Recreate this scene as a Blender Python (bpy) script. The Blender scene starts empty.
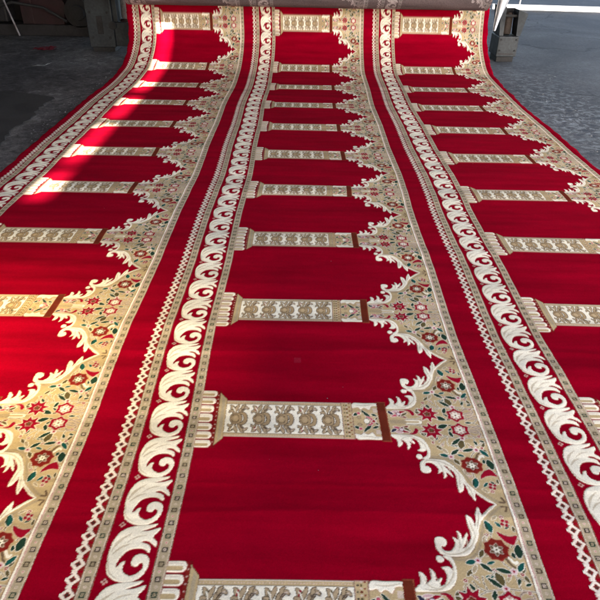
import bpy, bmesh, math, random
import numpy as np
from mathutils import Vector, Matrix
R = math.radians
rng = np.random.default_rng(7)
random.seed(7)
sc = bpy.context.scene
col = sc.collection

# ------------------------------------------------------------------ colours (linear albedo)
RED = (.250, .0005, .0115); CREAM = (.88, .825, .675); TAN = (.51, .385, .205); TAN2 = (.40, .31, .19)
BEAD = (.42, .345, .225); PALE = (.62, .50, .40); PINKT = (.55, .33, .28)
DGREEN = (.018, .045, .028); TEAL = (.012, .085, .070); OLIVE = (.11, .085, .035)
MEDAL = (.20, .018, .014); CRIM = (.30, .006, .022); BROWN = (.135, .024, .013)
LINE = (.16, .105, .062); DARK = (.045, .035, .028); NAVY = (.03, .03, .06); ROSE = (.52, .10, .14); SHADE = (.60, .52, .38)

# ------------------------------------------------------------------ one repeat of the woven design, 1 mm cells
P, PW = .660, 1.335
NV, NU = 660, 1335
U0 = -253.0                                   # mm, left end of the repeat (tips of the zigzag)
tile = np.empty((NV, NU, 3), np.float32); tile[:] = RED
high = np.zeros((NV, NU), np.float32)         # carved pile: raised motifs
uc = U0 + .5 + np.arange(NU); vc = -330 + .5 + np.arange(NV)

def _win(pts, pad):
    a = np.asarray(pts, float)
    i0, i1 = int(np.floor(a[:, 0].min() - pad - U0)), int(np.ceil(a[:, 0].max() + pad - U0)) + 1
    j0, j1 = int(np.floor(a[:, 1].min() - pad + 330)), int(np.ceil(a[:, 1].max() + pad + 330)) + 1
    i0, i1, j0, j1 = max(i0, 0), min(i1, NU), max(j0, 0), min(j1, NV)
    if i0 >= i1 or j0 >= j1: return None
    gu, gv = np.meshgrid(uc[i0:i1], vc[j0:j1])
    return slice(j0, j1), slice(i0, i1), gu, gv

def _lay(w, d, c, h):
    cov = np.clip(.5 - d / 1.4, 0, 1)[..., None].astype(np.float32)
    t = tile[w[0], w[1]]; t += (np.asarray(c, np.float32) - t) * cov
    g = high[w[0], w[1]]; g += (h - g) * cov[..., 0]

def _segs(gu, gv, a, b):
    ab = b - a; L = max((ab * ab).sum(), 1e-9)
    t = np.clip(((gu - a[0]) * ab[0] + (gv - a[1]) * ab[1]) / L, 0, 1)
    return np.hypot(gu - a[0] - t * ab[0], gv - a[1] - t * ab[1]), t

def smooth(pts, closed=False, n=5):
    a = np.asarray(pts, float); m = len(a); out = []
    rngi = range(m if closed else m - 1)
    for i in rngi:
        g = lambda k: a[k % m] if closed else a[min(max(k, 0), m - 1)]
        p0, p1, p2, p3 = g(i - 1), g(i), g(i + 1), g(i + 2)
        for t in np.arange(n) / n:
            out.append(.5 * (2 * p1 + (p2 - p0) * t + (2 * p0 - 5 * p1 + 4 * p2 - p3) * t * t + (3 * p1 - p0 - 3 * p2 + p3) * t ** 3))
    if not closed: out.append(a[-1])
    return np.array(out)

def poly(pts, c, h=.5, line=None, lw=2.0):
    a = np.asarray(pts, float)[:, :2]
    w = _win(a, 6 + lw)
    if w is None: return
    gu, gv = w[2], w[3]; d = np.full(gu.shape, 1e9); ins = np.zeros(gu.shape, bool)
    for i in range(len(a)):
        p, q = a[i], a[(i + 1) % len(a)]
        d = np.minimum(d, _segs(gu, gv, p, q)[0])
        if p[1] != q[1]:
            ins ^= ((p[1] > gv) != (q[1] > gv)) & (gu < (q[0] - p[0]) * (gv - p[1]) / (q[1] - p[1]) + p[0])
    d = np.where(ins, -d, d)
    if line is not None: _lay(w, d - lw, line, 0)
    _lay(w, d, c, h)

def stroke(pts, c, r, h=.5, line=None, lw=1.5, sm=True):
    a = np.asarray([list(p)[:2] for p in pts], float)
    rr = np.asarray([p[2] for p in pts] if len(pts[0]) > 2 else [r] * len(pts), float)
    if sm and len(a) > 2:
        k = smooth(np.c_[a, rr]); a, rr = k[:, :2], np.maximum(k[:, 2], .3)
    w = _win(a, rr.max() + 6 + lw)
    if w is None: return
    d = np.full(w[2].shape, 1e9)
    for i in range(len(a) - 1):
        q, t = _segs(w[2], w[3], a[i], a[i + 1]); d = np.minimum(d, q - (rr[i] + (rr[i + 1] - rr[i]) * t))
    if line is not None: _lay(w, d - lw, line, 0)
    _lay(w, d, c, h)

def disc(u, v, ru, c, rv=None, h=.5, line=None, lw=1.5, rot=0):
    rv = rv or ru; t = np.linspace(0, 2 * math.pi, 28, endpoint=False)
    x, y = ru * np.cos(t), rv * np.sin(t); cs, sn = math.cos(rot), math.sin(rot)
    poly(np.c_[u + x * cs - y * sn, v + x * sn + y * cs], c, h, line, lw)

def rect(u0, u1, v0, v1, c, h=.3): poly([(u0, v0), (u1, v0), (u1, v1), (u0, v1)], c, h)
def leaf(u, v, L, W, ang, c, line=CREAM, lw=1.6):
    cs, sn = math.cos(R(ang)), math.sin(R(ang))
    q = smooth([(-L / 2, 0), (-L * .15, W / 2), (L * .2, W * .42), (L / 2, 0), (L * .2, -W * .42), (-L * .15, -W / 2)], True, 4)
    poly(np.c_[u + q[:, 0] * cs - q[:, 1] * sn, v + q[:, 0] * sn + q[:, 1] * cs], c, .5, line, lw)
def rosette(u, v, r, n, dip, c, line, rot=0., lw=2., sharp=1.):
    t = np.linspace(0, 2 * math.pi, n * 12, endpoint=False)
    rad = r * (1 - dip * (np.abs(np.sin(n * (t - rot) / 2)) ** sharp))
    poly(np.c_[u + rad * np.cos(t), v + rad * np.sin(t)], c, .55, line, lw)

# --- long borders -------------------------------------------------
def bead_band(a, b):
    rect(a, b, -400, 400, BEAD)
    rect(a, a + 2.2, -400, 400, LINE); rect(b - 2.2, b, -400, 400, LINE)
    rect(a + 2.4, a + 5.0, -400, 400, PALE); rect(b - 5.0, b - 2.4, -400, 400, PALE)
    m, st = (a + b) / 2, P * 1000 / 16
    for i in range(-9, 10):
        v = i * st
        c = (DARK, DGREEN, DARK, (.07, .05, .03))[i % 4]
        for q, cc, hh in ((7.6, c, .2), (4.0, (PALE, BEAD)[i % 2], .5)):
            poly(smooth([(m - q, v - q), (m + q, v - q), (m + q, v + q), (m - q, v + q)], True, 1), cc, hh)
        disc(m, v, 1.8, OLIVE)
        disc(m, v + st / 2, 4.2, PALE); disc(m, v + st / 2, 1.9, (ROSE, TAN2)[i % 2])
st = P * 1000 / 16
rect(-232, -214, -400, 400, RED)
for i in range(-9, 10):                       # stepped lozenge edging
    v = i * st
    poly([(-214, v - st / 2 + 3), (-231, v - st / 2 + 3), (-214, v + 2), ], MEDAL, .2)
    poly([(-214, v + st / 2 - 3), (-231, v + st / 2 - 3), (-214, v - 2), ], MEDAL, .2)
for i in range(-9, 10):
    v = i * st
    z = lambda q, o=0: [(-233 - q, v), (-233 + o, v + q * 1.02), (-233 + q * .98, v), (-233 + o, v - q * 1.02)]
    poly(z(20), (.82, .73, .61), .6); poly(z(9.5), MEDAL, .1); poly(z(5.), DARK, .1)
    poly([(-253, v - 4), (-243, v - 4), (-243, v + 4), (-253, v + 4)], (.82, .73, .61), .6)
for i in range(-9, 10):                       # overlap where lozenges meet
    v = (i + .5) * st
    poly([(-243, v - 5), (-228, v - 5), (-228, v + 5), (-243, v + 5)], (.82, .73, .61), .6)
bead_band(-213, -178)
bead_band(-35, 0)
SV = P * 1000 / 4
SCROLL = [(-53, -416), (-72, -419), (-98, -421), (-119, -425), (-139, -434), (-153, -451), (-160, -471), (-162, -495), (-160, -522), (-155, -549), (-146, -567), (-128, -579), (-107, -585), (-86, -584), (-68, -576), (-56, -562), (-50, -541), (-52, -524), (-60, -513), (-72, -508), (-84, -509), (-94, -519), (-95, -533), (-89, -541), (-79, -542), (-72, -532), (-64, -536), (-63, -547), (-69, -558), (-81, -566), (-92, -569), (-106, -562), (-114, -552), (-115, -541), (-113, -529), (-122, -532), (-127, -541), (-132, -546), (-134, -535), (-128, -518), (-118, -502), (-102, -493), (-85, -491), (-70, -494), (-56, -504), (-56, -491), (-66, -479), (-86, -473), (-72, -468), (-58, -474), (-42, -486), (-46, -469), (-57, -457), (-46, -440), (-44, -429), (-55, -432), (-72, -438), (-92, -439), (-78, -433), (-60, -425)]
for i in range(-3, 4):                        # running acanthus scroll
    f = lambda L: [(p[0] - 1, p[1] + 495 + i * SV) + tuple(p[2:]) for p in L]
    poly(smooth(f(SCROLL), True, 3), CREAM, .95, (.62, .50, .36), 1.0)
    for L in ([(-156, -500, 1.5), (-144, -471, 4.0), (-116, -446, 1.0)], [(-150, -508, 1.2), (-134, -489, 3.4), (-112, -479, 1.0)], [(-122, -474, .8), (-100, -458, 2.0), (-74, -452, .8)], [(-158, -520, .8), (-148, -556, 1.8), (-122, -577, .8)]):
        stroke(f(L), SHADE, 0, .75)
    u, v = -151, 76 + i * SV                  # little four-dot flower
    for a, b in ((-5, 0), (5, 0), (0, 5), (0, -5)): disc(u + a, v + b, 3.8, PINKT)
    disc(u, v, 3.0, MEDAL)
bead_band(951, 986)
rect(951, 954, -400, 400, (.55, .32, .28))
rect(943.5, 950.5, -400, 400, CREAM, .9); rect(941.5, 943.5, -400, 400, LINE)

# --- spandrel -------------------------------------------------------
W0 = -8                                       # the traced half is measured 8 mm from the axis
OUT = [(631, 60), (658, 59), (695, 59), (720, 65), (738, 78), (747, 98), (752, 120), (749, 142), (738, 159), (729, 164), (756, 159), (782, 162), (802, 174), (818, 195), (838, 247), (847, 268), (865, 290), (886, 311), (912, 331)]
LEAF1 = [(631, 60), (643, 72), (655, 85), (654, 112), (666, 105), (670, 93), (666, 80), (680, 91), (684, 106), (683, 123), (693, 113), (694, 97), (694, 88), (707, 98), (710, 94), (703, 83), (701, 74), (714, 79), (722, 92), (725, 106), (722, 119), (715, 127), (731, 130), (739, 125), (743, 120), (744, 135), (738, 149), (725, 158), (729, 164), (743, 159), (751, 143), (753, 120), (748, 98), (738, 78), (720, 65), (696, 60), (658, 59)]
LEAF2 = [(813, 227), (812, 242), (810, 263), (811, 289), (823, 282), (828, 268), (829, 253), (835, 272), (840, 294), (851, 318), (855, 297), (858, 290), (873, 306), (893, 323), (912, 331), (890, 311), (869, 291), (851, 270), (839, 247), (833, 225), (818, 195), (807, 180), (790, 165), (767, 161), (742, 161), (722, 167), (712, 182), (711, 202), (719, 216), (732, 218), (741, 209), (739, 197), (732, 190), (727, 193), (725, 185), (733, 177), (747, 177), (759, 187), (765, 204), (761, 220), (773, 212), (779, 218), (776, 238), (785, 229), (787, 214), (803, 233), (800, 217), (790, 198), (782, 185), (796, 194), (808, 211)]
TEN = TAN
def mir(L, s): return [(p[0], s * p[1]) + tuple(p[2:]) for p in L]
for s in (1, -1):
    poly(mir(OUT + [(941.5, 331), (941.5, 0), (631, 0)], s), TAN, .3)
for s in (1, -1):
    stroke(mir(OUT[:10], s), LINE, 1.7, .2); stroke(mir(OUT[9:], s), LINE, 1.7, .2)
    stroke(mir([(p[0] + 9, p[1] - 8) for p in OUT[9:]], s), TAN2, 4.0, .3)
    for Lf in (LEAF1, LEAF2): poly(smooth(mir(Lf, s), True, 3), CREAM, .95, (.55, .40, .30), 1.0)
    disc(714, s * 152, 10.5, CREAM, h=.95); disc(723, s * 207, 13, CREAM, h=.95)
    for L in ([(660, 66, .8), (700, 66, 2.2), (736, 96, 1.8), (744, 122, .6)], [(664, 98, .6), (676, 74, 1.6), (700, 68, .6)], [(693, 108, .6), (704, 76, 1.6)],
              [(722, 184, .6), (736, 168, 1.8), (772, 170, 2.2), (806, 192, 2.0), (826, 226, .8)], [(776, 226, .6), (777, 196, 1.6), (768, 174, .6)], [(800, 224, .6), (798, 200, 1.5), (786, 178, .6)],
              [(815, 280, .6), (820, 250, 1.8), (824, 226, .6)], [(850, 306, .6), (843, 272, 1.8), (834, 246, .6)], [(852, 282, .6), (880, 308, 1.6), (900, 322, .5)]):
        stroke(mir(L, s), SHADE, 0, .8)
    M = lambda u, v: (u, s * (v + W0))
    A = lambda a: a * s
    def lf(u, v, L, W, a, c, **k): leaf(*M(u, v), L * 1.18, W * 1.3, a * s, c, **k)
    # stems
    for L in ([(800, 62), (822, 72), (869, 79), (902, 77), (942, 73)], [(902, 128), (903, 112), (907, 78)], [(873, 170), (884, 148), (902, 130)], [(866, 214), (868, 238), (867, 250)],
              [(816, 112), (816, 92), (822, 76)], [(788, 98), (801, 81), (820, 71)], [(940, 24), (925, 10), (902, 12)], [(815, 160), (826, 146), (836, 128)], [(885, 72), (884, 50), (878, 40)],
              [(941, 228), (926, 212), (914, 200)], [(760, 40), (738, 24), (700, 20)], [(869, 80), (858, 66), (842, 56)]):
        stroke([M(*p) for p in L], CREAM, 2.6, .5); stroke([M(*p) for p in L], LINE, 1.25, .3)
    # tulip outlines beside the round flowers
    for L in ([(892, 52), (912, 72), (934, 62), (926, 44), (902, 40)], [(898, 46), (922, 54), (930, 52)], [(894, 34), (916, 26), (940, 26)], [(900, 20), (918, 30), (938, 40)]):
        stroke([M(*p) for p in L], PALE, 3.6, .5); stroke([M(*p) for p in L], LINE, 1.1, .3)
    for u, v, L, W, a, c in ((768, 84, 20, 7, 60, TAN2), (786, 122, 22, 8, 50, OLIVE), (848, 152, 20, 7, 20, TEAL), (908, 100, 18, 7, 70, DGREEN), (930, 108, 20, 7, 115, OLIVE), (848, 222, 24, 8, 70, TAN2), (856, 208, 20, 7, 30, DGREEN),
                             (920, 262, 18, 6, 40, DGREEN), (896, 268, 20, 7, 130, TEAL), (935, 256, 16, 6, 90, OLIVE), (890, 290, 18, 6, 40, TAN2), (784, 82, 18, 7, 120, DGREEN), (836, 112, 22, 7, 10, TEAL), (884, 108, 18, 6, 60, TAN2), (756, 66, 22, 7, 30, DGREEN),
                             (914, 176, 16, 7, 100, DGREEN), (846, 178, 18, 6, 40, TAN2), (930, 92, 16, 6, 20, DGREEN), (846, 24, 20, 7, 30, OLIVE), (838, 40, 18, 6, -40, DGREEN), (742, 64, 18, 6, 60, OLIVE), (906, 8, 20, 7, 0, DGREEN), (930, 132, 16, 6, 60, OLIVE)): lf(u, v, L, W, a, c, lw=1.2)
    for u, v in ((798, 108), (852, 130), (922, 120), (856, 236), (910, 292), (926, 70), (770, 100), (888, 118)):
        rosette(*M(u, v), 6.5, 5, .35, (CRIM, ROSE)[int(u) % 2], CREAM, .3, 1.2); disc(*M(u, v), 2.2, PALE)
    for L in ([(856, 200), (850, 216), (856, 236)], [(832, 110), (846, 120), (852, 130)], [(908, 286), (918, 268), (915, 274)], [(788, 116), (798, 108), (806, 96)], [(924, 98), (916, 108), (902, 112)]):
        stroke([M(*p) for p in L], CREAM, 2.2, .5); stroke([M(*p) for p in L], LINE, 1.0, .3)
    # big medallion flower
    rosette(*M(873, 192), 35, 8, .16, MEDAL, (.36, .08, .05), .2, 1.6)
    rosette(*M(873, 192), 20, 6, .4, LINE, PALE, .4, 1.5); rosette(*M(873, 192), 14, 6, .5, CREAM, LINE, 0, 1.2); disc(*M(873, 192), 3, OLIVE)
    stroke([M(900, 168), M(912, 152), M(918, 156)], CREAM, 4, .5); stroke([M(892, 164), M(900, 148), M(908, 140)], LINE, 3.2, .4)
    # crimson leaf, dark leaf, teal leaf
    poly(smooth([M(886, 246), M(902, 238), M(920, 233), M(938, 236), M(934, 222), M(924, 207), M(908, 213), M(893, 228)], True, 3), CRIM, .5, PALE, 1.4)
    lf(931, 188, 36, 17, 82, DGREEN); lf(867, 262, 34, 14, 105, TEAL); lf(861, 262, 20, 5, 100, DGREEN, line=None)
    # sprigs
    for u, v, L, W, a, c in ((796, 153, 26, 11, 15, TEAL), (832, 138, 32, 10, -40, DGREEN), (829, 179, 24, 9, 62, OLIVE), (801, 133, 24, 8, 60, TAN2),
                             (877, 129, 36, 10, -14, DGREEN), (924, 141, 30, 11, 52, TEAL), (846, 94, 40, 10, -38, DGREEN), (860, 106, 34, 16, -70, OLIVE),
                             (816, 26, 32, 14, -22, DGREEN), (836, 62, 24, 10, 74, DGREEN), (744, 50, 20, 8, -30, OLIVE)): lf(u, v, L, W, a, c)
    for u, v, r in ((815, 158, 8), (902, 128, 8.5), (869, 80, 8)):
        rosette(*M(u, v), r + 2, 5, .3, (.70, .50, .50), CREAM, .3, 1.2); disc(*M(u, v), r * .48, CRIM)
    for a in range(4): disc(M(915, 274)[0] + 8 * math.cos(a * 1.571 + .5), M(915, 274)[1] + 8 * math.sin(a * 1.571 + .5), 5.2, CRIM, line=PALE, lw=1)
    disc(*M(915, 274), 3.5, PALE)
    # spiky red flower, round flower on the axis side
    rosette(*M(776, 47), 41, 8, .46, CRIM, CREAM, .15, 1.8, .8); rosette(*M(775, 46), 12, 5, .3, MEDAL, PALE, .4, 1.2); disc(*M(775, 46), 5, OLIVE)
    rosette(*M(871, 42), 33, 6, .24, CRIM, PALE, .5, 1.8); rosette(*M(871, 42), 20, 6, .3, PINKT, CREAM, .5, 1.0); rosette(*M(871, 42), 18, 6, .6, CREAM, CREAM, .0, .6); disc(*M(871, 41), 3.4, BROWN)
    # fleur beside the capital
    lf(650, 48, 22, 9, -40, NAVY); lf(668, 38, 34, 8, 20, ROSE); lf(680, 52, 36, 9, 12, CRIM); lf(686, 34, 30, 8, -25, MEDAL); lf(666, 56, 24, 7, 8, (.62, .40, .40)); lf(694, 42, 24, 7, 35, OLIVE)
    disc(*M(676, 44), 6, (.75, .6, .6), line=NAVY)
    stroke([M(700, 62, ) + (2,), M(716, 60) + (5,), M(725, 46) + (6.5,), M(724, 40) + (3,)], CRIM, 0, .5, PALE, 1.2)
    stroke([(930 - 8, s * 322), (936, s * 322), (930, s * 306)], LINE, 3.2, .4)
stroke([(690, 0), (742, 0)], CREAM, 9, .45, LINE, 1.2); stroke([(648, 0), (690, 0)], TAN2, 9, .4); stroke([(700, 0), (738, 0)], TAN, 4, .4)
stroke([(930, 326), (941, 326)], TAN, 2)

# --- column: shaft, collar, capital, band ---------------------------
HS = 84
rect(85, 486, -HS, HS, PALE, .6); rect(85, 486, -HS + 4, HS - 4, TAN, .4); rect(85, 486, -HS + 15, HS - 15, LINE, .2); rect(87, 484, -HS + 17, HS - 17, CREAM, .8)
for i in range(-1, 50):
    u = 92 + i * 8
    for s in (1, -1): disc(u, s * (HS - 9.5), 2.0, (.62, .46, .36))
INK = (.085, .058, .040)
def sq(L, u): return [(u + (p[0] - u) * .87 - 1, p[1]) + tuple(p[2:]) for p in L]
for i in range(5):
    u = 131 + i * 78
    for s in (1, -1):
        for L in ([(u - 14, s * 22, 6), (u - 20, s * 40, 8.5), (u - 26, s * 54, 6), (u - 32, s * 60, 2)], [(u - 14, s * 38, 7), (u - 6, s * 52, 6), (u - 2, s * 62, 3)],
                  [(u + 4, s * 26, 5), (u + 12, s * 42, 8), (u + 26, s * 52, 6.5), (u + 36, s * 46, 3)], [(u + 16, s * 46, 6), (u + 16, s * 58, 4.5), (u + 24, s * 63, 2)], [(u - 24, s * 34, 5), (u - 33, s * 36, 3.5), (u - 36, s * 28, 1.5)]):
            stroke([q[:2] + (q[2] * .88,) for q in sq(L, u)], (.44, .33, .20), 0, .4, INK, 2.0)
        stroke([(u - 22, s * 40, 1.6), (u - 18, s * 54, 2.2)], CRIM if i % 2 else OLIVE, 0, .5)
        stroke([(u + 12, s * 42, 1.4), (u + 26, s * 50, 2.2)], PALE, 0, .6)
    stroke(sq([(u + 6, 25, 3.5), (u + 22, 21, 6), (u + 29, 0, 5.5), (u + 22, -21, 6), (u + 6, -25, 3.5)], u), (.40, .285, .155), 0, .5, INK, 2.2)
    poly(smooth(sq([(u - 31, 0), (u - 26, 16), (u - 10, 25), (u + 8, 20), (u + 14, 0), (u + 8, -20), (u - 10, -25), (u - 26, -16)], u), True, 4), (.40, .285, .155), .5, INK, 2.2)
    disc(u - 9, 0, 8, (.50, .37, .21), 11)
    for s in (1, -1):
        stroke([(u - 24, s * 4, .8), (u - 17, s * 16, 1.5), (u - 6, s * 18, .8)], INK, 0, .4); stroke([(u + 2, s * 6, .8), (u - 2, s * 15, 1.4), (u - 10, s * 19, .8)], INK, 0, .4)
        stroke([(u - 13, s * 30, 1.2), (u - 17, s * 44, 2.4), (u - 22, s * 52, 1.0)], CREAM, 0, .6); stroke([(u + 8, s * 32, 1.0), (u + 15, s * 45, 2.0), (u + 25, s * 46, .8)], INK, 0, .4)
rect(482, 520, -HS - 1, HS + 1, PINKT, .5); rect(485, 517, -HS + 2, HS - 2, TAN, .4)
rect(482, 484, -HS, HS, LINE, .2); rect(518, 520, -HS, HS, LINE, .2)
for i in range(-4, 5):
    disc(492, i * 18, 3.0, DARK); disc(510, i * 18 + 9, 2.6, MEDAL); disc(501, i * 18 + 9, 3.0, PALE)
    disc(501, i * 18, 3.6, BROWN if i % 2 else OLIVE)
rect(520, 608, -74, 74, TAN, .3)
for s in (1, -1):
    poly(smooth([(521, s * 60), (526, s * 84), (560, s * 84), (606, s * 84), (606, s * 72), (588, s * 70), (578, s * 52), (562, s * 62), (548, s * 54), (540, s * 64)], True, 4), CREAM, .9, (.40, .22, .15), 1.5)
    stroke([(536, s * 74, .8), (566, s * 72, 2), (600, s * 79, .8)], SHADE, 0, .8)
    rect(590, 606, s * 50 - 10, s * 50 + 10, PALE)
    stroke([(552, s * 48, 3), (562, s * 36, 5.5), (572, s * 22, 6), (566, s * 12, 4)], DGREEN, 0, .5, CREAM, 1.2)
    stroke([(566, s * 20, 2), (580, s * 12, 4.5), (582, s * 3, 4)], ROSE, 0, .5, CREAM, 1)
    leaf(530, s * 31, 22, 12, 40 * s, DGREEN); disc(541, s * 36, 6, ROSE, line=CREAM); disc(540, s * 16, 6, TAN2, line=LINE)
    leaf(592, s * 28, 22, 10, -30 * s, DGREEN); leaf(598, s * 12, 16, 7, 50 * s, OLIVE)
disc(564, 0, 9, CREAM, 11, line=LINE); disc(588, 0, 6, CRIM, line=CREAM)
rect(606.5, 637, -92, 92, BROWN, .4)
for s in (1, -1): rect(606.5, 637, s * 90 - 2, s * 90 + 2, (.26, .06, .03), .4)
rect(608, 609.5, -92, 92, MEDAL, .3); rect(634, 636, -92, 92, (.3, .07, .035), .4)
# --- column base: tongues and splay ---------------------------------
rect(0, 66, -134, 134, (.20, .006, .012), .2)
poly([(50, 130), (86, 88), (86, -88), (50, -130)], MEDAL, .2)
poly([(61, 122), (86, 90), (86, -90), (61, -122)], TAN, .5, LINE, 1.5)
poly([(70, 104), (80, 92), (80, -92), (70, -104)], BEAD, .4)
hh = [15, 15, 16, 19, 16, 15, 15]; cs_ = [117, 80, 42, 0, -42, -80, -117]; ln = [49, 47, 44, 42, 44, 47, 49]
for v, q, L in zip(cs_, hh, ln):
    poly(smooth([(0, v - q), (L - 10, v - q), (L, v - q * .5), (L + 1, v), (L, v + q * .5), (L - 10, v + q), (0, v + q)], False, 4), CREAM, .9, (.52, .20, .16), 1.2)
    stroke([(3, v - q * .3, q * .42), (L - 14, v - q * .3, q * .42)], TAN, 0, .6, sm=False)
    stroke([(2, v + q * .62, 1), (L - 10, v + q * .62, 1)], PALE, 0, .8, sm=False)
for i in range(12): disc(55, -110 + i * 20, 2.6, PINKT)

# ------------------------------------------------------------------ materials
def mat(name, rough=.8, base=(.5, .5, .5), metal=0., spec=.3):
    m = bpy.data.materials.new(name); m.use_nodes = True
    n = m.node_tree.nodes; b = n['Principled BSDF']
    b.inputs['Base Color'].default_value = (*base, 1); b.inputs['Roughness'].default_value = rough
    b.inputs['Metallic'].default_value = metal; b.inputs['Specular IOR Level'].default_value = spec
    return m, n, m.node_tree.links, b
def noise(n, l, vec, scale, detail=4, rough=.55, dist=0.):
    x = n.new('ShaderNodeTexNoise'); x.inputs['Scale'].default_value = scale; x.inputs['Detail'].default_value = detail
    x.inputs['Roughness'].default_value = rough; x.inputs['Distortion'].default_value = dist
    if vec is not None: l.new(vec, x.inputs['Vector'])
    return x.outputs['Fac']
def ramp(n, l, fac, stops):
    r = n.new('ShaderNodeValToRGB'); e = r.color_ramp.elements
    while len(e) < len(stops): e.new(.5)
    for k, (p, c) in zip(e, stops): k.position = p; k.color = (*c, 1) if not np.isscalar(c) else (c, c, c, 1)
    l.new(fac, r.inputs['Fac']); return r.outputs['Color']
def mix(n, l, mode, fac, a, b):
    x = n.new('ShaderNodeMix'); x.data_type = 'RGBA'; x.blend_type = mode
    for i, v in ((0, fac), (6, a), (7, b)):
        if hasattr(v, 'links') or isinstance(v, bpy.types.NodeSocket): l.new(v, x.inputs[i])
        else: x.inputs[i].default_value = v if np.isscalar(v) else (*v, 1)
    return x.outputs[2]
def bump(n, l, b, h, strength, dist):
    x = n.new('ShaderNodeBump'); x.inputs['Strength'].default_value = strength; x.inputs['Distance'].default_value = dist
    l.new(h, x.inputs['Height']); l.new(x.outputs['Normal'], b.inputs['Normal'])
def mapped(n, l, scale, coord='Object'):
    t = n.new('ShaderNodeTexCoord'); m = n.new('ShaderNodeMapping'); m.inputs['Scale'].default_value = scale
    l.new(t.outputs[coord], m.inputs['Vector']); return m.outputs['Vector']

def pile_material(name, sheen):
    m, n, l, b = mat(name, 1., spec=0.)
    a = n.new('ShaderNodeAttribute'); a.attribute_name = 'yarn'
    v = mapped(n, l, (1, 1, 1))
    nz = noise(n, l, v, 420, 2, .6)
    c = mix(n, l, 'MULTIPLY', 1., a.outputs['Color'], ramp(n, l, nz, [(.25, .86), (.75, 1.08)]))
    c = mix(n, l, 'MULTIPLY', 1., c, ramp(n, l, noise(n, l, mapped(n, l, (1.2, 9, 9)), 1.4, 5, .6), [(.3, .74), (.7, 1.15)]))
    c = mix(n, l, 'MULTIPLY', 1., c, ramp(n, l, noise(n, l, mapped(n, l, (1.6, 3, 3)), 1.1, 6, .7, .6), [(.35, .90), (.65, 1.06)]))
    l.new(c, b.inputs['Base Color'])
    b.inputs['Sheen Weight'].default_value = sheen; b.inputs['Sheen Roughness'].default_value = .45
    b.inputs['Sheen Tint'].default_value = (1, .85, .9, 1)
    bump(n, l, b, nz, .16, .003)
    return m
M_PILE = pile_material('woven_pile', .004)
M_BACK = pile_material('carpet_backing', .0)

# ------------------------------------------------------------------ object helpers
def obj(name, me, m=None, parent=None, smooth_=False):
    o = bpy.data.objects.new(name, me); col.objects.link(o)
    if m: me.materials.append(m)
    if parent: o.parent = parent
    if smooth_: me.polygons.foreach_set('use_smooth', np.ones(len(me.polygons), bool))
    return o
def tag(o, label=None, cat=None, group=None, kind=None):
    for k, v in (('label', label), ('category', cat), ('group', group), ('kind', kind)):
        if v: o[k] = v
    return o
def empty(name, loc, label, cat, group=None):
    o = bpy.data.objects.new(name, None); o.location = loc; o.empty_display_size = .1; col.objects.link(o)
    return tag(o, label, cat, group)
def grid_mesh(name, X, Y, Z, C):
    r, c = X.shape
    me = bpy.data.meshes.new(name); me.vertices.add(r * c)
    me.vertices.foreach_set('co', np.stack([X, Y, Z], -1).astype(np.float32).ravel())
    i = np.arange(r * c).reshape(r, c)
    q = np.stack([i[:-1, :-1], i[:-1, 1:], i[1:, 1:], i[1:, :-1]], -1).reshape(-1, 4)
    me.loops.add(q.size); me.loops.foreach_set('vertex_index', q.astype(np.int32).ravel())
    me.polygons.add(len(q)); me.polygons.foreach_set('loop_start', np.arange(0, q.size, 4, dtype=np.int32))
    me.update(calc_edges=True)
    at = me.color_attributes.new('yarn', 'FLOAT_COLOR', 'POINT')
    at.data.foreach_set('color', np.concatenate([C, np.ones((r, c, 1))], -1).astype(np.float32).ravel())
    me.polygons.foreach_set('use_smooth', np.ones(len(q), bool))
    return me

# ------------------------------------------------------------------ the carpet
XB, YB = -.3337, 1.4402                       # centre row: left foot of the column; first column's distance
SM = YB + np.array([-9, 6.8, 7.8, 8.0, 8.6, 8.9, 9.4, 10.0]) * P
FI = np.array([0, 0, 4, 14, 36, 75, 84, 86.])
LEN = YB + 9.70 * P
ds = .002
sf = np.arange(-.9, LEN + ds, ds)
ph = np.radians(np.interp(sf, SM, FI))
Yf = -.9 + np.concatenate([[0], np.cumsum(np.cos(ph[:-1]) * ds)]); Zf = np.concatenate([[0], np.cumsum(np.sin(ph[:-1]) * ds)])
rows = [-.9, -.5, -.2, .1]
s = .3
while s < LEN:
    rows.append(s); s += min(.0019 * (max(s + .95, 1.7) / 1.75) ** 1.55, .010)
rows.append(LEN); rows = np.array(rows)
TH = .012                                     # pile stands this far above the floor
def ripples(X, S):
    z = .0045 * np.exp(-((S - 2.00 - .05 * np.sin(1.3 * X)) / .055) ** 2)
    z += .004 * np.exp(-((S - 1.02 - .03 * np.sin(2 * X + 1)) / .06) ** 2)
    z += .0035 * np.exp(-((S - 1.78 + .04 * X) / .05) ** 2)
    z += .0016 * np.sin(S * 17 + 1.5 * np.sin(X * 1.1)) + .0012 * np.sin(S * 41 + .7 * X + 2 * np.sin(.9 * X + S))
    z += .005 * np.exp(-((S - 2.62 - .04 * np.sin(1.7 * X + 2)) / .07) ** 2) + .006 * np.exp(-((S - 3.4 + .02 * X) / .09) ** 2)
    z += .010 * np.clip((X - .15) / .8, 0, 1) * np.exp(-((S - 1.66 - .04 * X) / .09) ** 2) + .006 * np.clip(X / .8, 0, 1) * np.exp(-((S - 2.45) / .08) ** 2)
    z *= .6
    z += .0012 * np.exp(-((S - 1.815 - .02 * np.sin(2.3 * X)) / .014) ** 2) + .0011 * np.exp(-((S - 1.06 - .015 * np.sin(3 * X + 1)) / .012) ** 2) + .0009 * np.exp(-((S - 1.165) / .010) ** 2)
    return z * np.clip((6.6 - S) / 1.2, 0, 1)
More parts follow.
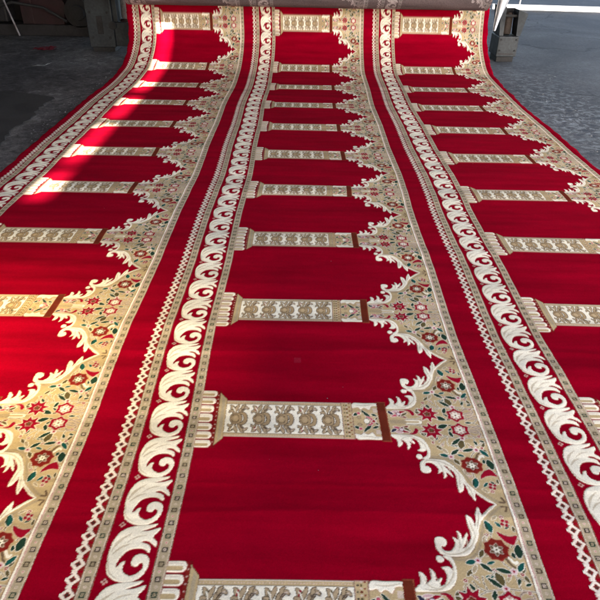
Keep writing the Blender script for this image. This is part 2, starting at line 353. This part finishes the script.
def sample(rows_, xs):
    dv = np.gradient(rows_); out = np.empty((len(rows_), len(xs), 3), np.float32); hg = np.empty((len(rows_), len(xs)), np.float32)
    u = ((xs - XB) * 1000 - U0) % NU
    iu0 = u.astype(int) % NU; iu1 = (iu0 + 1) % NU
    for j, sv in enumerate(rows_):
        n = int(np.clip(dv[j] * 1000 + 1, 1, 24))
        v = ((sv - YB) * 1000 + 330 + (np.arange(n) - (n - 1) / 2) * dv[j] * 1000 / n) % NV
        iv = v.astype(int) % NV
        r = tile[iv].mean(0); g = high[iv].mean(0)
        jit = rng.integers(-1, 2, len(xs)) if n < 5 else 0
        a, b = (iu0 + jit) % NU, (iu1 + jit) % NU
        out[j] = .5 * (r[a] + r[b]); hg[j] = .5 * (g[a] + g[b])
    return out, hg
carpet = empty('prayer_carpet', (0, 0, 0), 'long red mosque carpet with three rows of beige arches and columns', 'carpet')
def strip(name, xa, xb, plain=False, fold=0):
    n = max(int(round((xb - xa) / .0021)), 4)
    xs = np.linspace(xa, xb, n + 1)
    if plain:
        C = np.empty((len(rows), len(xs), 3), np.float32); C[:] = RED; H = np.zeros((len(rows), len(xs)), np.float32)
    else:
        C, H = sample(rows, xs)
    if name == 'arch_row':                     # small faded woven square in each row
        jv = (rows > 1.742) & (rows < 1.772); ju = np.abs(xs - xa - .335) < .0135
        C[np.ix_(jv, ju)] = C[np.ix_(jv, ju)] * .9 + np.array((.045, .008, .014), np.float32)
    C *= (1 + .055 * rng.standard_normal(C.shape[:2]))[..., None].clip(.6, 1.4)
    X = np.repeat(xs[None], len(rows), 0); S = np.repeat(rows[:, None], len(xs), 1)
    Y = np.interp(rows, sf, Yf)[:, None]; Zb = np.interp(rows, sf, Zf)[:, None]; p = np.radians(np.interp(rows, SM, FI))[:, None]
    off = TH + ripples(X, S) + .0012 * H + .00013 * rng.standard_normal(X.shape)
    if fold:                                   # the outer margin rolls down to the floor
        t = np.abs(xs - (xa if fold < 0 else xb)) / .03; t = np.clip(1 - t, 0, 1)
        off = off - (off - .001) * (t ** 2.2)[None]
    if fold:
        w_ = np.clip(1 - np.abs(xs - (xa if fold < 0 else xb)) / .05, 0, 1)[None]
        e_ = .004 * np.sin(S * 9 + 2 * np.sin(S * 3)) + .003 * np.sin(S * 31 + np.sin(S * 7)) + .0012 * rng.standard_normal(X.shape)
        X = X + w_ * e_ * 1.3; off = off + w_ ** 1.5 * (.010 * np.clip(np.sin(S * 4.3 + fold) * np.sin(S * 1.7), 0, 1))
    warp = (.008 * np.sin(1.3 * X + .6 * S) + .004 * np.sin(3.1 * X + 2.3 * S)) * np.clip((6.2 - S) / 1.5, 0, 1)
    wob = .006 * np.sin(S * 2.1) + .004 * np.sin(S * 5.3 + 1)
    return obj(name, grid_mesh(name, X + wob, Y + warp - off * np.sin(p), Zb + off * np.cos(p), C), M_PILE, carpet)
XL, XR = XB - PW - .253 - .062, XB + PW + .986 + .055
mm = lambda r, u: XB + (r - 1) * PW + u / 1000
strip('plain_margin', XL, mm(0, -253), True, -1)
for r in range(3):
    strip('scroll_border', mm(r, -253), mm(r, 0))
    strip('arch_row', mm(r, 0), mm(r, 986))
    if r < 2: strip('plain_band', mm(r, 986), mm(r + 1, -253), True)
strip('plain_margin', mm(2, 986), XR, True, 1)
# the far end rolled up, backing outwards
Yt, Zt = float(np.interp(LEN, sf, Yf)), float(np.interp(LEN, sf, Zf))
RR = .27
na, nx = 260, 1300
xs = np.linspace(XL + .10, XR - .12, nx + 1); ang = np.linspace(-R(8), 2 * math.pi - R(8), na + 1)
Ct, Ht = sample(LEN + np.arange(na + 1) * RR * 2 * math.pi / na, xs)
lum = Ct.mean(-1, keepdims=True)
Cb = np.array((.27, .235, .24)) * (.36 + 1.3 * lum) + .05 * Ct
Cb *= (1 + .16 * rng.standard_normal(Cb.shape[:2]))[..., None].clip(.4, 1.6)
A, Xg = np.meshgrid(ang, xs, indexing='ij')
rr = RR * (1 + .004 * np.sin(Xg * 3.1) + .003 * np.sin(Xg * 11 + 2 * A)) + .0008 * Ht
obj('rolled_end', grid_mesh('rolled_end', Xg, Yt - RR - .006 + rr * np.cos(A), Zt + rr * np.sin(A), Cb), M_BACK, carpet)
RY, RZ = Yt - RR - .006, Zt
ROLL_END = True

# ------------------------------------------------------------------ solids
class MB:
    def __init__(s): s.bm = bmesh.new()
    def box(s, x0, x1, y0, y1, z0, z1, bev=.006, rot=None):
        g = bmesh.ops.create_cube(s.bm, size=1)['verts']
        c = Vector(((x0 + x1) / 2, (y0 + y1) / 2, (z0 + z1) / 2))
        for v in g:
            q = Vector((v.co.x * (x1 - x0), v.co.y * (y1 - y0), v.co.z * (z1 - z0)))
            v.co = c + (rot @ q if rot else q)
        if bev:
            e = list({e for v in g for e in v.link_edges})
            bmesh.ops.bevel(s.bm, geom=e, offset=bev, segments=2, affect='EDGES', profile=.6)
        return s
    def cyl(s, a, b, r, r2=None, seg=28, bev=0.):
        a, b = Vector(a), Vector(b); d = b - a
        g = bmesh.ops.create_cone(s.bm, cap_ends=True, segments=seg, radius1=r, radius2=r if r2 is None else r2, depth=d.length)['verts']
        q = d.to_track_quat('Z', 'Y').to_matrix()
        if bev:
            e = [e for e in {e for v in g for e in v.link_edges} if any(len(f.verts) > 4 for f in e.link_faces)]
            g2 = bmesh.ops.bevel(s.bm, geom=e, offset=bev, segments=2, affect='EDGES')
            g = list({v for v in g if v.is_valid} | set(g2['verts']))
        for v in g: v.co = q @ v.co + (a + b) / 2
        return s
    def prism(s, pts, axis, a, b):             # outline pts in the plane across axis ('x' -> (y,z))
        f = {'x': lambda t, p: (t, p[0], p[1]), 'y': lambda t, p: (p[0], t, p[1]), 'z': lambda t, p: (p[0], p[1], t)}[axis]
        va = [s.bm.verts.new(f(a, p)) for p in pts]; vb = [s.bm.verts.new(f(b, p)) for p in pts]
        s.bm.faces.new(va); s.bm.faces.new(vb[::-1])
        for i in range(len(pts)):
            s.bm.faces.new([va[i - 1], vb[i - 1], vb[i], va[i]])
        return s
    def tube(s, pts, r, seg=8):
        pts = [Vector(p) for p in pts]
        for i in range(len(pts) - 1): s.cyl(pts[i], pts[i + 1], r, seg=seg)
        return s
    def build(s, name, m, parent=None, sm=False):
        bmesh.ops.recalc_face_normals(s.bm, faces=s.bm.faces)
        me = bpy.data.meshes.new(name); s.bm.to_mesh(me); s.bm.free()
        o = obj(name, me, m, parent)
        if sm:
            me.polygons.foreach_set('use_smooth', np.ones(len(me.polygons), bool))
            me.set_sharp_from_angle(angle=R(40))
        return o
def grimy(name, base, dirt, rough=.5, metal=0., scale=3.):
    m, n, l, b = mat(name, rough, base, metal)
    v = mapped(n, l, (1, 1, 1))
    f = noise(n, l, v, scale, 6, .65, .4)
    c = mix(n, l, 'MIX', ramp(n, l, f, [(.38, 0.), (.68, 1.)]), base, dirt)
    f2 = noise(n, l, v, scale * 14, 3, .6)
    c = mix(n, l, 'MULTIPLY', 1., c, ramp(n, l, f2, [(.3, .7), (.7, 1.15)]))
    l.new(c, b.inputs['Base Color'])
    l.new(ramp(n, l, f, [(.3, rough - .12), (.7, min(rough + .25, 1))]), b.inputs['Roughness'])
    bump(n, l, b, f2, .15, .004)
    return m
M_STEEL = grimy('grey_blue_painted_steel', (.034, .040, .046), (.020, .022, .025), .55)
M_DARKST = grimy('dark_machine_paint', (.020, .018, .020), (.012, .010, .010), .55)
M_MAROON = grimy('maroon_machine_paint', (.030, .010, .012), (.016, .010, .010), .5)
M_BROWNC = grimy('brown_card_core', (.060, .044, .038), (.034, .028, .025), .75, scale=8)
M_ALU = grimy('pale_metal', (.55, .55, .55), (.35, .34, .33), .35, .6, 10)
M_ALUD = grimy('dull_grey_metal', (.26, .24, .25), (.16, .13, .14), .5, .2, 10)
M_WHITE = grimy('white_paint', (.82, .82, .83), (.70, .70, .70), .6, scale=2.5)
M_RUB = grimy('black_rubber', (.015, .015, .016), (.03, .028, .028), .7)

m, n, l, b = mat('roll_layers', .95)
wv = n.new('ShaderNodeTexWave'); wv.wave_type = 'RINGS'; wv.rings_direction = 'X'; wv.inputs['Scale'].default_value = 22; wv.inputs['Distortion'].default_value = 1.2
l.new(mapped(n, l, (1, 1, 1)), wv.inputs['Vector']); l.new(ramp(n, l, wv.outputs['Fac'], [(.3, (.16, .01, .02)), (.7, (.26, .23, .22))]), b.inputs['Base Color'])
for xa in (XL + .102, XR - .145):
    o = MB().cyl((-.0125, 0, 0), (.0125, 0, 0), RR - .004, seg=64).build('roll_layers', m, carpet); o.location = (xa + .0125, RY, RZ)
# winding machine: two end stands that carry the roll
machine = empty('winding_machine', (0, RY, 0), 'grey blue steel winding machine with end stands holding the carpet roll', 'machine')
def rel(o): o.matrix_parent_inverse = Matrix.Translation((0, -RY, 0)); return o
rel(MB().cyl((XL - .34, RY, RZ), (XR + .30, RY, RZ), .045, bev=.004).build('spindle', M_ALU, machine, True))
SY = 7.72
o = rel(MB().box(-2.62, -2.31, SY, SY + .36, .05, 1.5, .012).build('side_stand', M_STEEL, machine))
MB().box(-2.305, -2.0, SY + .03, SY + .10, .06, .33, .008).box(-2.305, -2.25, SY + .03, SY + .30, .333, 1.5, .008).build('cross_plate', M_STEEL, o)
MB().box(-2.60, -2.33, SY + .02, SY + .34, -.001, .047, .004).build('foot', M_RUB, o)
MB().cyl((-2.17, SY + .16, .36), (-2.17, SY + .16, .70), .065, .055, bev=.012).build('drive_drum', M_ALUD, o, True)
MB().cyl((-2.17, SY + .16, .30), (-2.17, SY + .16, .357), .085, bev=.012).build('drum_collar', M_MAROON, o, True)
MB().cyl((-2.31, SY + .02, .30), (-2.31, SY - .03, .30), .045, bev=.008).build('bearing', M_RUB, o, True)
for x, z in ((-2.57, .16), (-2.36, .16), (-2.57, .44), (-2.36, .44)):
    MB().cyl((x, SY + .001, z), (x, SY - .014, z), .016, seg=6).build('bolt', M_RUB, o)
MB().box(-2.50, -2.43, SY - .006, SY + .01, .20, .40, .004).build('cover_plate', M_DARKST, o)
SY = 7.55
o = rel(MB().box(2.30, 2.54, SY, SY + .34, .06, .285, .012).build('side_stand', M_STEEL, machine))
MB().prism([(2.50, .29), (2.545, .29), (2.59, .53), (2.475, .57)], 'y', SY + .01, SY + .20).build('cheek_plate', M_STEEL, o)
MB().prism([(2.30, .29), (2.345, .29), (2.33, .60), (2.26, .60)], 'y', SY + .01, SY + .28).build('cheek_plate', M_STEEL, o)
MB().box(2.35, 2.50, SY + .26, SY + .29, .29, .56, .004).build('back_plate', M_DARKST, o)
MB().cyl((2.42, SY + .15, .29), (2.43, SY + .19, .52), .048, .042, bev=.008).build('card_core', M_BROWNC, o, True)
MB().box(2.32, 2.52, SY + .03, SY + .31, -.001, .057, .004).build('foot', M_RUB, o)
for x, z in ((2.33, .25), (2.51, .25), (2.33, .13), (2.51, .13)):
    MB().cyl((x, SY + .001, z), (x, SY - .012, z), .011, seg=6).build('bolt', M_RUB, o)
MB().cyl((2.30, SY + .06, .50), (2.60, SY + .06, .50), .014).build('axle', M_RUB, o, True)
MB().box(2.315, 2.50, SY - .004, SY - .001, .085, .10, .0).build('gap_shadow', M_DARKST, o)  # dark strip laid on as the shadow of a gap
RX0 = 2.22
# white plastic sheet hanging at the right stand
N = 26
Xg, Zg = np.meshgrid(np.linspace(0, 1, 14), np.linspace(0, 1, N))
w = .03 + .26 * Zg
Xs = RX0 - .04 + w * (Xg) + .012 * np.sin(Xg * 9 + Zg * 4); Ys = RY + .46 + .03 * np.sin(Xg * 8 + 3 * Zg) + .02 * np.sin(Zg * 6) ; Zs = .36 + .75 * Zg
me = grid_mesh('plastic_sheet', Xs, Ys, Zs, np.ones(Xs.shape + (3,)))
m, n, l, b = mat('milky_plastic', .35, (.72, .74, .80), spec=.5); b.inputs['Transmission Weight'].default_value = .12
bump(n, l, b, noise(n, l, mapped(n, l, (1, 1, 1)), 18, 3), .5, .02)
sh = obj('plastic_sheet', me, m, None)
sd = sh.modifiers.new('thick', 'SOLIDIFY'); sd.thickness = .003
tag(sh, 'crumpled white plastic sheet hanging beside the right end of the carpet roll', 'plastic sheet')

# dark machinery further left
LY = 8.75
mb = empty('workshop_machine', (-3.4, LY, 0), 'dark maroon machine with a post and drum behind the left floor', 'machine')
def rel2(o): o.matrix_parent_inverse = Matrix.Translation((3.4, -LY, 0)); return o
rel2(MB().box(-5.15, -2.75, LY, LY + .28, .0, .14, .01).build('base_beam', M_DARKST, mb))
rel2(MB().box(-5.15, -2.75, LY + .5, LY + .56, .0, 2.2, .004).build('back_panel', M_DARKST, mb))
for x in (-3.78, -5.0): rel2(MB().box(x - .08, x + .08, LY + .05, LY + .22, .14, 2.0, .01).build('post', M_MAROON, mb))
o = rel2(MB().cyl((-3.06, LY - .02, .30), (-3.06, LY + .42, .30), .19, bev=.02).build('drum', M_DARKST, mb, True))
MB().cyl((-3.06, LY - .06, .30), (-3.06, LY - .02, .30), .09, .10, bev=.008).build('hub', M_RUB, o, True)
rel2(MB().tube([(-3.5, LY + .1, .75), (-3.3, LY + .08, .62), (-3.05, LY + .05, .60), (-2.8, LY + .1, .52)], .025).build('hose', M_RUB, mb, True))
rel2(MB().prism([(-3.70, .14), (-3.30, .14), (-3.25, .40), (-3.40, .62), (-3.70, .62)], 'y', LY + .06, LY + .3).build('gear_housing', M_MAROON, mb))
rel2(MB().tube([(-5.1, LY - .05, .34), (-4.3, LY - .06, .30), (-3.9, LY - .08, .42), (-3.5, LY - .06, .36), (-3.2, LY - .10, .20)], .018).build('cable', M_RUB, mb, True))
rel2(MB().box(-4.75, -4.05, LY + .04, LY + .30, .16, .52, .03).build('motor_housing', M_DARKST, mb))
rel2(MB().cyl((-5.15, LY + .34, .62), (-2.8, LY + .34, .62), .05).build('drive_shaft', M_ALUD, mb, True))
r = tag(MB().cyl((-3.86, LY - .14, .02), (-4.10, LY - .06, .80), .012).build('metal_rod', M_ALUD, None, True), 'thin pale metal rod leaning at the dark machine post', 'rod')

# ------------------------------------------------------------------ floor and far kerb
m, n, l, b = mat('worn_floor', .7)
t = n.new('ShaderNodeTexCoord'); v = t.outputs['Object']
sx = n.new('ShaderNodeSeparateXYZ'); l.new(v, sx.inputs[0])
big = noise(n, l, v, .55, 6, .6, .6); med = noise(n, l, v, 3.2, 7, .68, .8); fine = noise(n, l, v, 26, 5, .7); speck = noise(n, l, v, 9, 6, .75, 1.2)
side = n.new('ShaderNodeMapRange'); side.inputs[1].default_value = -1.2; side.inputs[2].default_value = .8; l.new(sx.outputs[0], side.inputs[0])
rightc = mix(n, l, 'MIX', ramp(n, l, big, [(.42, 0.), (.58, 1.)]), (.120, .126, .135), (.074, .077, .083))
leftc = mix(n, l, 'MIX', ramp(n, l, big, [(.40, 0.), (.58, 1.)]), (.135, .131, .133), (.060, .057, .060))
def node(op, a, b_=0., clamp=False):
    x = n.new('ShaderNodeMath'); x.operation = op; x.use_clamp = clamp
    for i, q in enumerate((a, b_)):
        if isinstance(q, bpy.types.NodeSocket): l.new(q, x.inputs[i])
        else: x.inputs[i].default_value = q
    return x.outputs[0]
X_, Y_ = sx.outputs[0], sx.outputs[1]
def band(q, c_, wd): return node('SUBTRACT', 1., node('DIVIDE', node('ABSOLUTE', node('SUBTRACT', q, c_)), wd), True)
wig = node('MULTIPLY', node('SUBTRACT', med, .5), .5)
dust = node('MULTIPLY', band(node('ADD', X_, wig), -2.24, .16), band(Y_, 4.75, 1.3))     # swept line of dust on the left floor
leftc = mix(n, l, 'MIX', node('MULTIPLY', dust, .75), leftc, (.17, .165, .165))
leftc = mix(n, l, 'MULTIPLY', 1., leftc, ramp(n, l, speck, [(.36, .45), (.56, 1.0), (.70, 2.0)]))
fluff = node('MULTIPLY', band(node('ADD', X_, wig), 2.35, .75), band(Y_, 5.2, 2.6))       # lint trodden into the right floor
c2 = noise(n, l, v, 13., 8, .72, .5)
rightc = mix(n, l, 'MIX', node('MULTIPLY', fluff, ramp(n, l, c2, [(.50, 0.), (.56, 1.)])), rightc, (.225, .245, .265))
rightc = mix(n, l, 'MIX', node('MULTIPLY', fluff, ramp(n, l, c2, [(.40, 1.), (.45, 0.)])), rightc, (.045, .055, .075))
c = mix(n, l, 'MIX', side.outputs[0], leftc, rightc)
c = mix(n, l, 'MULTIPLY', 1., c, ramp(n, l, med, [(.3, .70), (.7, 1.20)]))
c = mix(n, l, 'MULTIPLY', .9, c, ramp(n, l, fine, [(.3, .62), (.72, 1.32)]))
vo = n.new('ShaderNodeTexVoronoi'); vo.feature = 'DISTANCE_TO_EDGE'; vo.inputs['Scale'].default_value = .42
dv_ = n.new('ShaderNodeVectorMath'); dv_.operation = 'ADD'; l.new(v, dv_.inputs[0])
nn = n.new('ShaderNodeTexNoise'); nn.inputs['Scale'].default_value = 1.3; nn.inputs['Detail'].default_value = 6; l.new(v, nn.inputs['Vector']); l.new(nn.outputs['Color'], dv_.inputs[1]); l.new(dv_.outputs[0], vo.inputs['Vector'])
c = mix(n, l, 'MULTIPLY', .8, c, ramp(n, l, vo.outputs['Distance'], [(.002, .35), (.008, 1.)]))
grit = noise(n, l, v, 85, 3, .7)
c = mix(n, l, 'MULTIPLY', .9, c, ramp(n, l, grit, [(.34, .55), (.48, 1.), (.60, 1.), (.72, 1.6)]))
l.new(c, b.inputs['Base Color'])
l.new(ramp(n, l, med, [(.3, .72), (.7, .95)]), b.inputs['Roughness']); b.inputs['Specular IOR Level'].default_value = .18
bump(n, l, b, fine, .12, .006)
M_FLOOR = m
me = bpy.data.meshes.new('floor'); L_ = 60
me.from_pydata([(-L_, -L_, -.001), (L_, -L_, -.001), (L_, L_, -.001), (-L_, L_, -.001)], [], [(0, 1, 2, 3)])
tag(obj('floor', me, M_FLOOR), kind='structure')

kb = MB().box(-.9, 6, -.06, .06, -.002, .085, .012).build('kerb', M_WHITE)
kb.location = (4.5, 12.56, 0); kb.rotation_euler.z = -math.atan(.095)
tag(kb, 'long white painted kerb crossing the floor beyond the right machine stand', 'kerb')
tag(MB().cyl((4.22, 12.95, 0), (4.30, 12.95, 2.6), .018).build('pole', M_WHITE, None, True), 'thin white pole rising behind the white kerb', 'pole')
# dark mat, scraps and lint on the floor
rag_ = lambda L: [(p[0] + .012 * math.sin(p[1] * 47) + random.uniform(-.012, .012), p[1] + random.uniform(-.012, .012)) for p in L]
o = MB().prism(rag_(smooth([(-3.9, 5.85), (-2.9, 5.72), (-2.42, 5.60), (-2.27, 5.48), (-2.30, 5.30), (-2.25, 4.9), (-2.27, 4.5), (-2.20, 4.2), (-2.4, 3.95), (-3.9, 3.7)], True, 6)), 'z', .0, .007).build('mat', grimy('dark_mat', (.020, .019, .0195), (.036, .034, .034), .85, scale=6))
tag(o, 'dark worn mat with frayed edge lying flat on the left floor', 'mat')
def flake(bm, x, y, sz, z=.002, k=5):
    a0 = random.uniform(0, 6.28); vs = []
    for i in range(k):
        a = a0 + i * 6.283 / k; q = sz * random.uniform(.4, 1.)
        vs.append(bm.verts.new((x + q * math.cos(a) * 1.5, y + q * math.sin(a), z + random.uniform(0, sz * .5))))
    c_ = bm.verts.new((x, y, z + sz * random.uniform(.3, .8)))
    for i in range(k): bm.faces.new((vs[i], vs[(i + 1) % k], c_))
M_RAG = grimy('red_rag', (.10, .005, .015), (.06, .004, .01), .9); M_LINT = grimy('pale_lint', (.17, .175, .18), (.09, .095, .10), .95, scale=20)
q = MB()
for i in range(9): flake(q.bm, -3.22 + random.uniform(-.10, .10), 7.76 + random.uniform(-.04, .06), random.uniform(.04, .08), .004)
tag(q.build('rag', M_RAG, None), 'small crumpled dark red rag on the dark left floor', 'rag')
q = MB()
for i in range(7):
    a = random.uniform(0, 6.28); L = random.uniform(.06, .16)
    q.cyl((-2.87, 6.86, .008), (-2.87 + L * math.cos(a), 6.86 + L * .7 * math.sin(a), random.uniform(.005, .03)), .0025, .001, seg=6)
tag(q.build('straw_tuft', M_LINT, None), 'small tuft of pale straw on the dark left floor', 'straw')
q = MB()
for i in range(500):
    y = random.uniform(3.2, 6.9); x = XR + .03 + abs(random.gauss(0, .30)); flake(q.bm, x, y, random.choice((.003, .004, .006, .011)) * random.uniform(.6, 1.2))
for i in range(260):
    y = random.uniform(4.2, 6.9); x = XL - .02 - abs(random.gauss(0, .10)); flake(q.bm, x, y, random.choice((.003, .004, .007)) * random.uniform(.6, 1.2))
for i in range(45):
    y = random.uniform(.9, 4.); flake(q.bm, random.uniform(-1.3, 1.6), y, random.uniform(.0012, .0028), TH + .002)
tag(q.build('lint', M_LINT, None), kind='stuff')
# ------------------------------------------------------------------ camera
H, th, yaw, roll = 1.43398, .577042, .000596, .019044
rt = Vector((math.cos(yaw), -math.sin(yaw), 0)); fw = Vector((math.sin(yaw) * math.cos(th), math.cos(yaw) * math.cos(th), -math.sin(th))); up = rt.cross(fw)
r2 = math.cos(roll) * rt + math.sin(roll) * up; u2 = -math.sin(roll) * rt + math.cos(roll) * up
cam = bpy.data.objects.new('camera', bpy.data.cameras.new('camera')); col.objects.link(cam); sc.camera = cam
cam.matrix_world = Matrix(((r2.x, u2.x, -fw.x, 0), (r2.y, u2.y, -fw.y, 0), (r2.z, u2.z, -fw.z, H), (0, 0, 0, 1)))
cam.data.sensor_width = 36; cam.data.lens = 589 / 600 * 36; cam.data.clip_end = 300; cam.data.clip_start = .02

# ------------------------------------------------------------------ unseen cover and walls added to shape light and shade, sun and sky
M_SHEET = grimy('shade_sheet', (.42, .42, .42), (.3, .29, .28), .6)  # sheeting of the added light blockers
EL = 35.
RZ_ = 4.4; dY = RZ_ / math.tan(R(EL))
YA, YZ = -6.3, 26
S0, S1 = -1.635, -1.50                       # slit cut overhead to cast the strip of sun
kl = lambda x: 12.5 - .095 * (x - 4.5)        # line of the far kerb on the floor
g0 = lambda x: kl(x) - .03 - dY; g1 = lambda x: kl(x) + .16 - dY  # gap cut to throw sun onto the kerb
PX0, PX1, PY0, PY1 = -3.5, -.15, .3 - dY, 3.05 - dY      # added tinted panel, casts a warm glow on the near left
def slab(pts): return ([(p[0], p[1]) for p in pts], 'z', RZ_, RZ_ + .05)
shade_roof = MB()
shade_roof.prism(*slab([(-9, YA), (PX0, YA), (PX0, g0(PX0)), (-9, g0(-9))]))
shade_roof.prism(*slab([(PX0, YA), (PX1, YA), (PX1, PY0), (PX0, PY0)]))
shade_roof.prism(*slab([(PX0, PY1), (S0, PY1), (S0, g0(S0)), (PX0, g0(PX0))]))
shade_roof.prism(*slab([(S1, PY1), (PX1, PY1), (PX1, g0(PX1)), (S1, g0(S1))]))
for yb, wb in ((3.70, .07), (4.72, .12), (5.60, .12)):  # cross strips added to break up the sun streak
    shade_roof.prism(*slab([(S0, yb - dY), (S1, yb - dY), (S1, yb + wb - dY), (S0, yb + wb - dY)]))
shade_roof.prism(*slab([(S0, 8.4 - dY), (S1, 8.4 - dY), (S1, g0(S1)), (S0, g0(S0))]))
shade_roof.prism(*slab([(PX1, YA), (2.25, YA), (2.25, 3.3 - dY), (PX1, 3.3 - dY)]))
shade_roof.prism(*slab([(PX1, 3.3 - dY), (3.9, 3.3 - dY), (3.9, g0(3.9)), (PX1, g0(PX1))]))
shade_roof.prism(*slab([(3.9, 6 - dY), (10, 6 - dY), (10, g0(10)), (3.9, g0(3.9))]))
shade_roof.prism(*slab([(-9, g0(-9)), (3.2, g0(3.2)), (3.2, g1(3.2)), (-9, g1(-9))]))
shade_roof.prism(*slab([(-9, g1(-9)), (10, g1(10)), (10, YZ), (-9, YZ)]))
rf = tag(shade_roof.build('shade_roof', M_SHEET), kind='structure')  # unseen overhead cover, its outline and gaps shaped for the light
m = bpy.data.materials.new('warm_glow_tint'); m.use_nodes = True; n, l = m.node_tree.nodes, m.node_tree.links
n.remove(n['Principled BSDF']); tb = n.new('ShaderNodeBsdfTransparent')
gr = n.new('ShaderNodeTexGradient'); gr.gradient_type = 'SPHERICAL'
gt = n.new('ShaderNodeTexCoord'); gm = n.new('ShaderNodeMapping'); l.new(gt.outputs['Generated'], gm.inputs['Vector'])
gm.inputs['Location'].default_value = (-1.22, -.98, 0); gm.inputs['Scale'].default_value = (2, 2, 0)
l.new(gm.outputs['Vector'], gr.inputs['Vector'])
l.new(ramp(n, l, gr.outputs['Fac'], [(0., (.02, .02, .01)), (.30, (.22, .19, .11)), (.86, (.72, .63, .39))]), tb.inputs['Color'])  # tint fades outward to soften the edge of the warm glow
l.new(tb.outputs[0], n['Material Output'].inputs['Surface'])
tag(MB().box(PX0 - .08, PX1 + .08, PY0 - .08, PY1 + .08, RZ_ + .055, RZ_ + .075, 0).build('glow_panel', m, rf))  # unseen panel added to warm the sun on the near left
tag(MB().box(-5.3, -5.2, 1.2, YZ, 0, RZ_ - .004, 0).box(-.6, 5, YA - .1, YA, 2.3, RZ_ - .004, 0).box(-9, -.6, YA - .1, YA, 0, RZ_ - .004, 0).build('shade_wall', M_SHEET), kind='structure')  # unseen barriers and lintel added to hold back skylight
w = bpy.data.worlds.new('World'); sc.world = w; w.use_nodes = True
n, l = w.node_tree.nodes, w.node_tree.links
sky = n.new('ShaderNodeTexSky'); sky.sky_type = 'NISHITA'; sky.sun_disc = False; sky.sun_elevation = R(EL); sky.sun_rotation = math.pi; sky.dust_density = 3.; sky.ozone_density = .4; sky.air_density = .8
bg = n['Background']; bg.inputs['Strength'].default_value = .15; l.new(sky.outputs[0], bg.inputs['Color'])
sun = bpy.data.lights.new('sun', 'SUN'); sun.energy = 3.2; sun.angle = R(.9); sun.color = (1, .95, .86)
so = bpy.data.objects.new('sun', sun); col.objects.link(so)
so.rotation_euler = Vector((0, math.cos(R(EL)), -math.sin(R(EL)))).to_track_quat('-Z', 'Y').to_euler()
sc.view_settings.view_transform = 'Standard'; sc.view_settings.look = 'None'; sc.view_settings.gamma = 1; sc.view_settings.use_curve_mapping = False
sc.view_settings.exposure = 3.2
sc.render.engine = 'CYCLES'; sc.cycles.use_denoising = True; sc.cycles.max_bounces = 8; sc.cycles.diffuse_bounces = 5
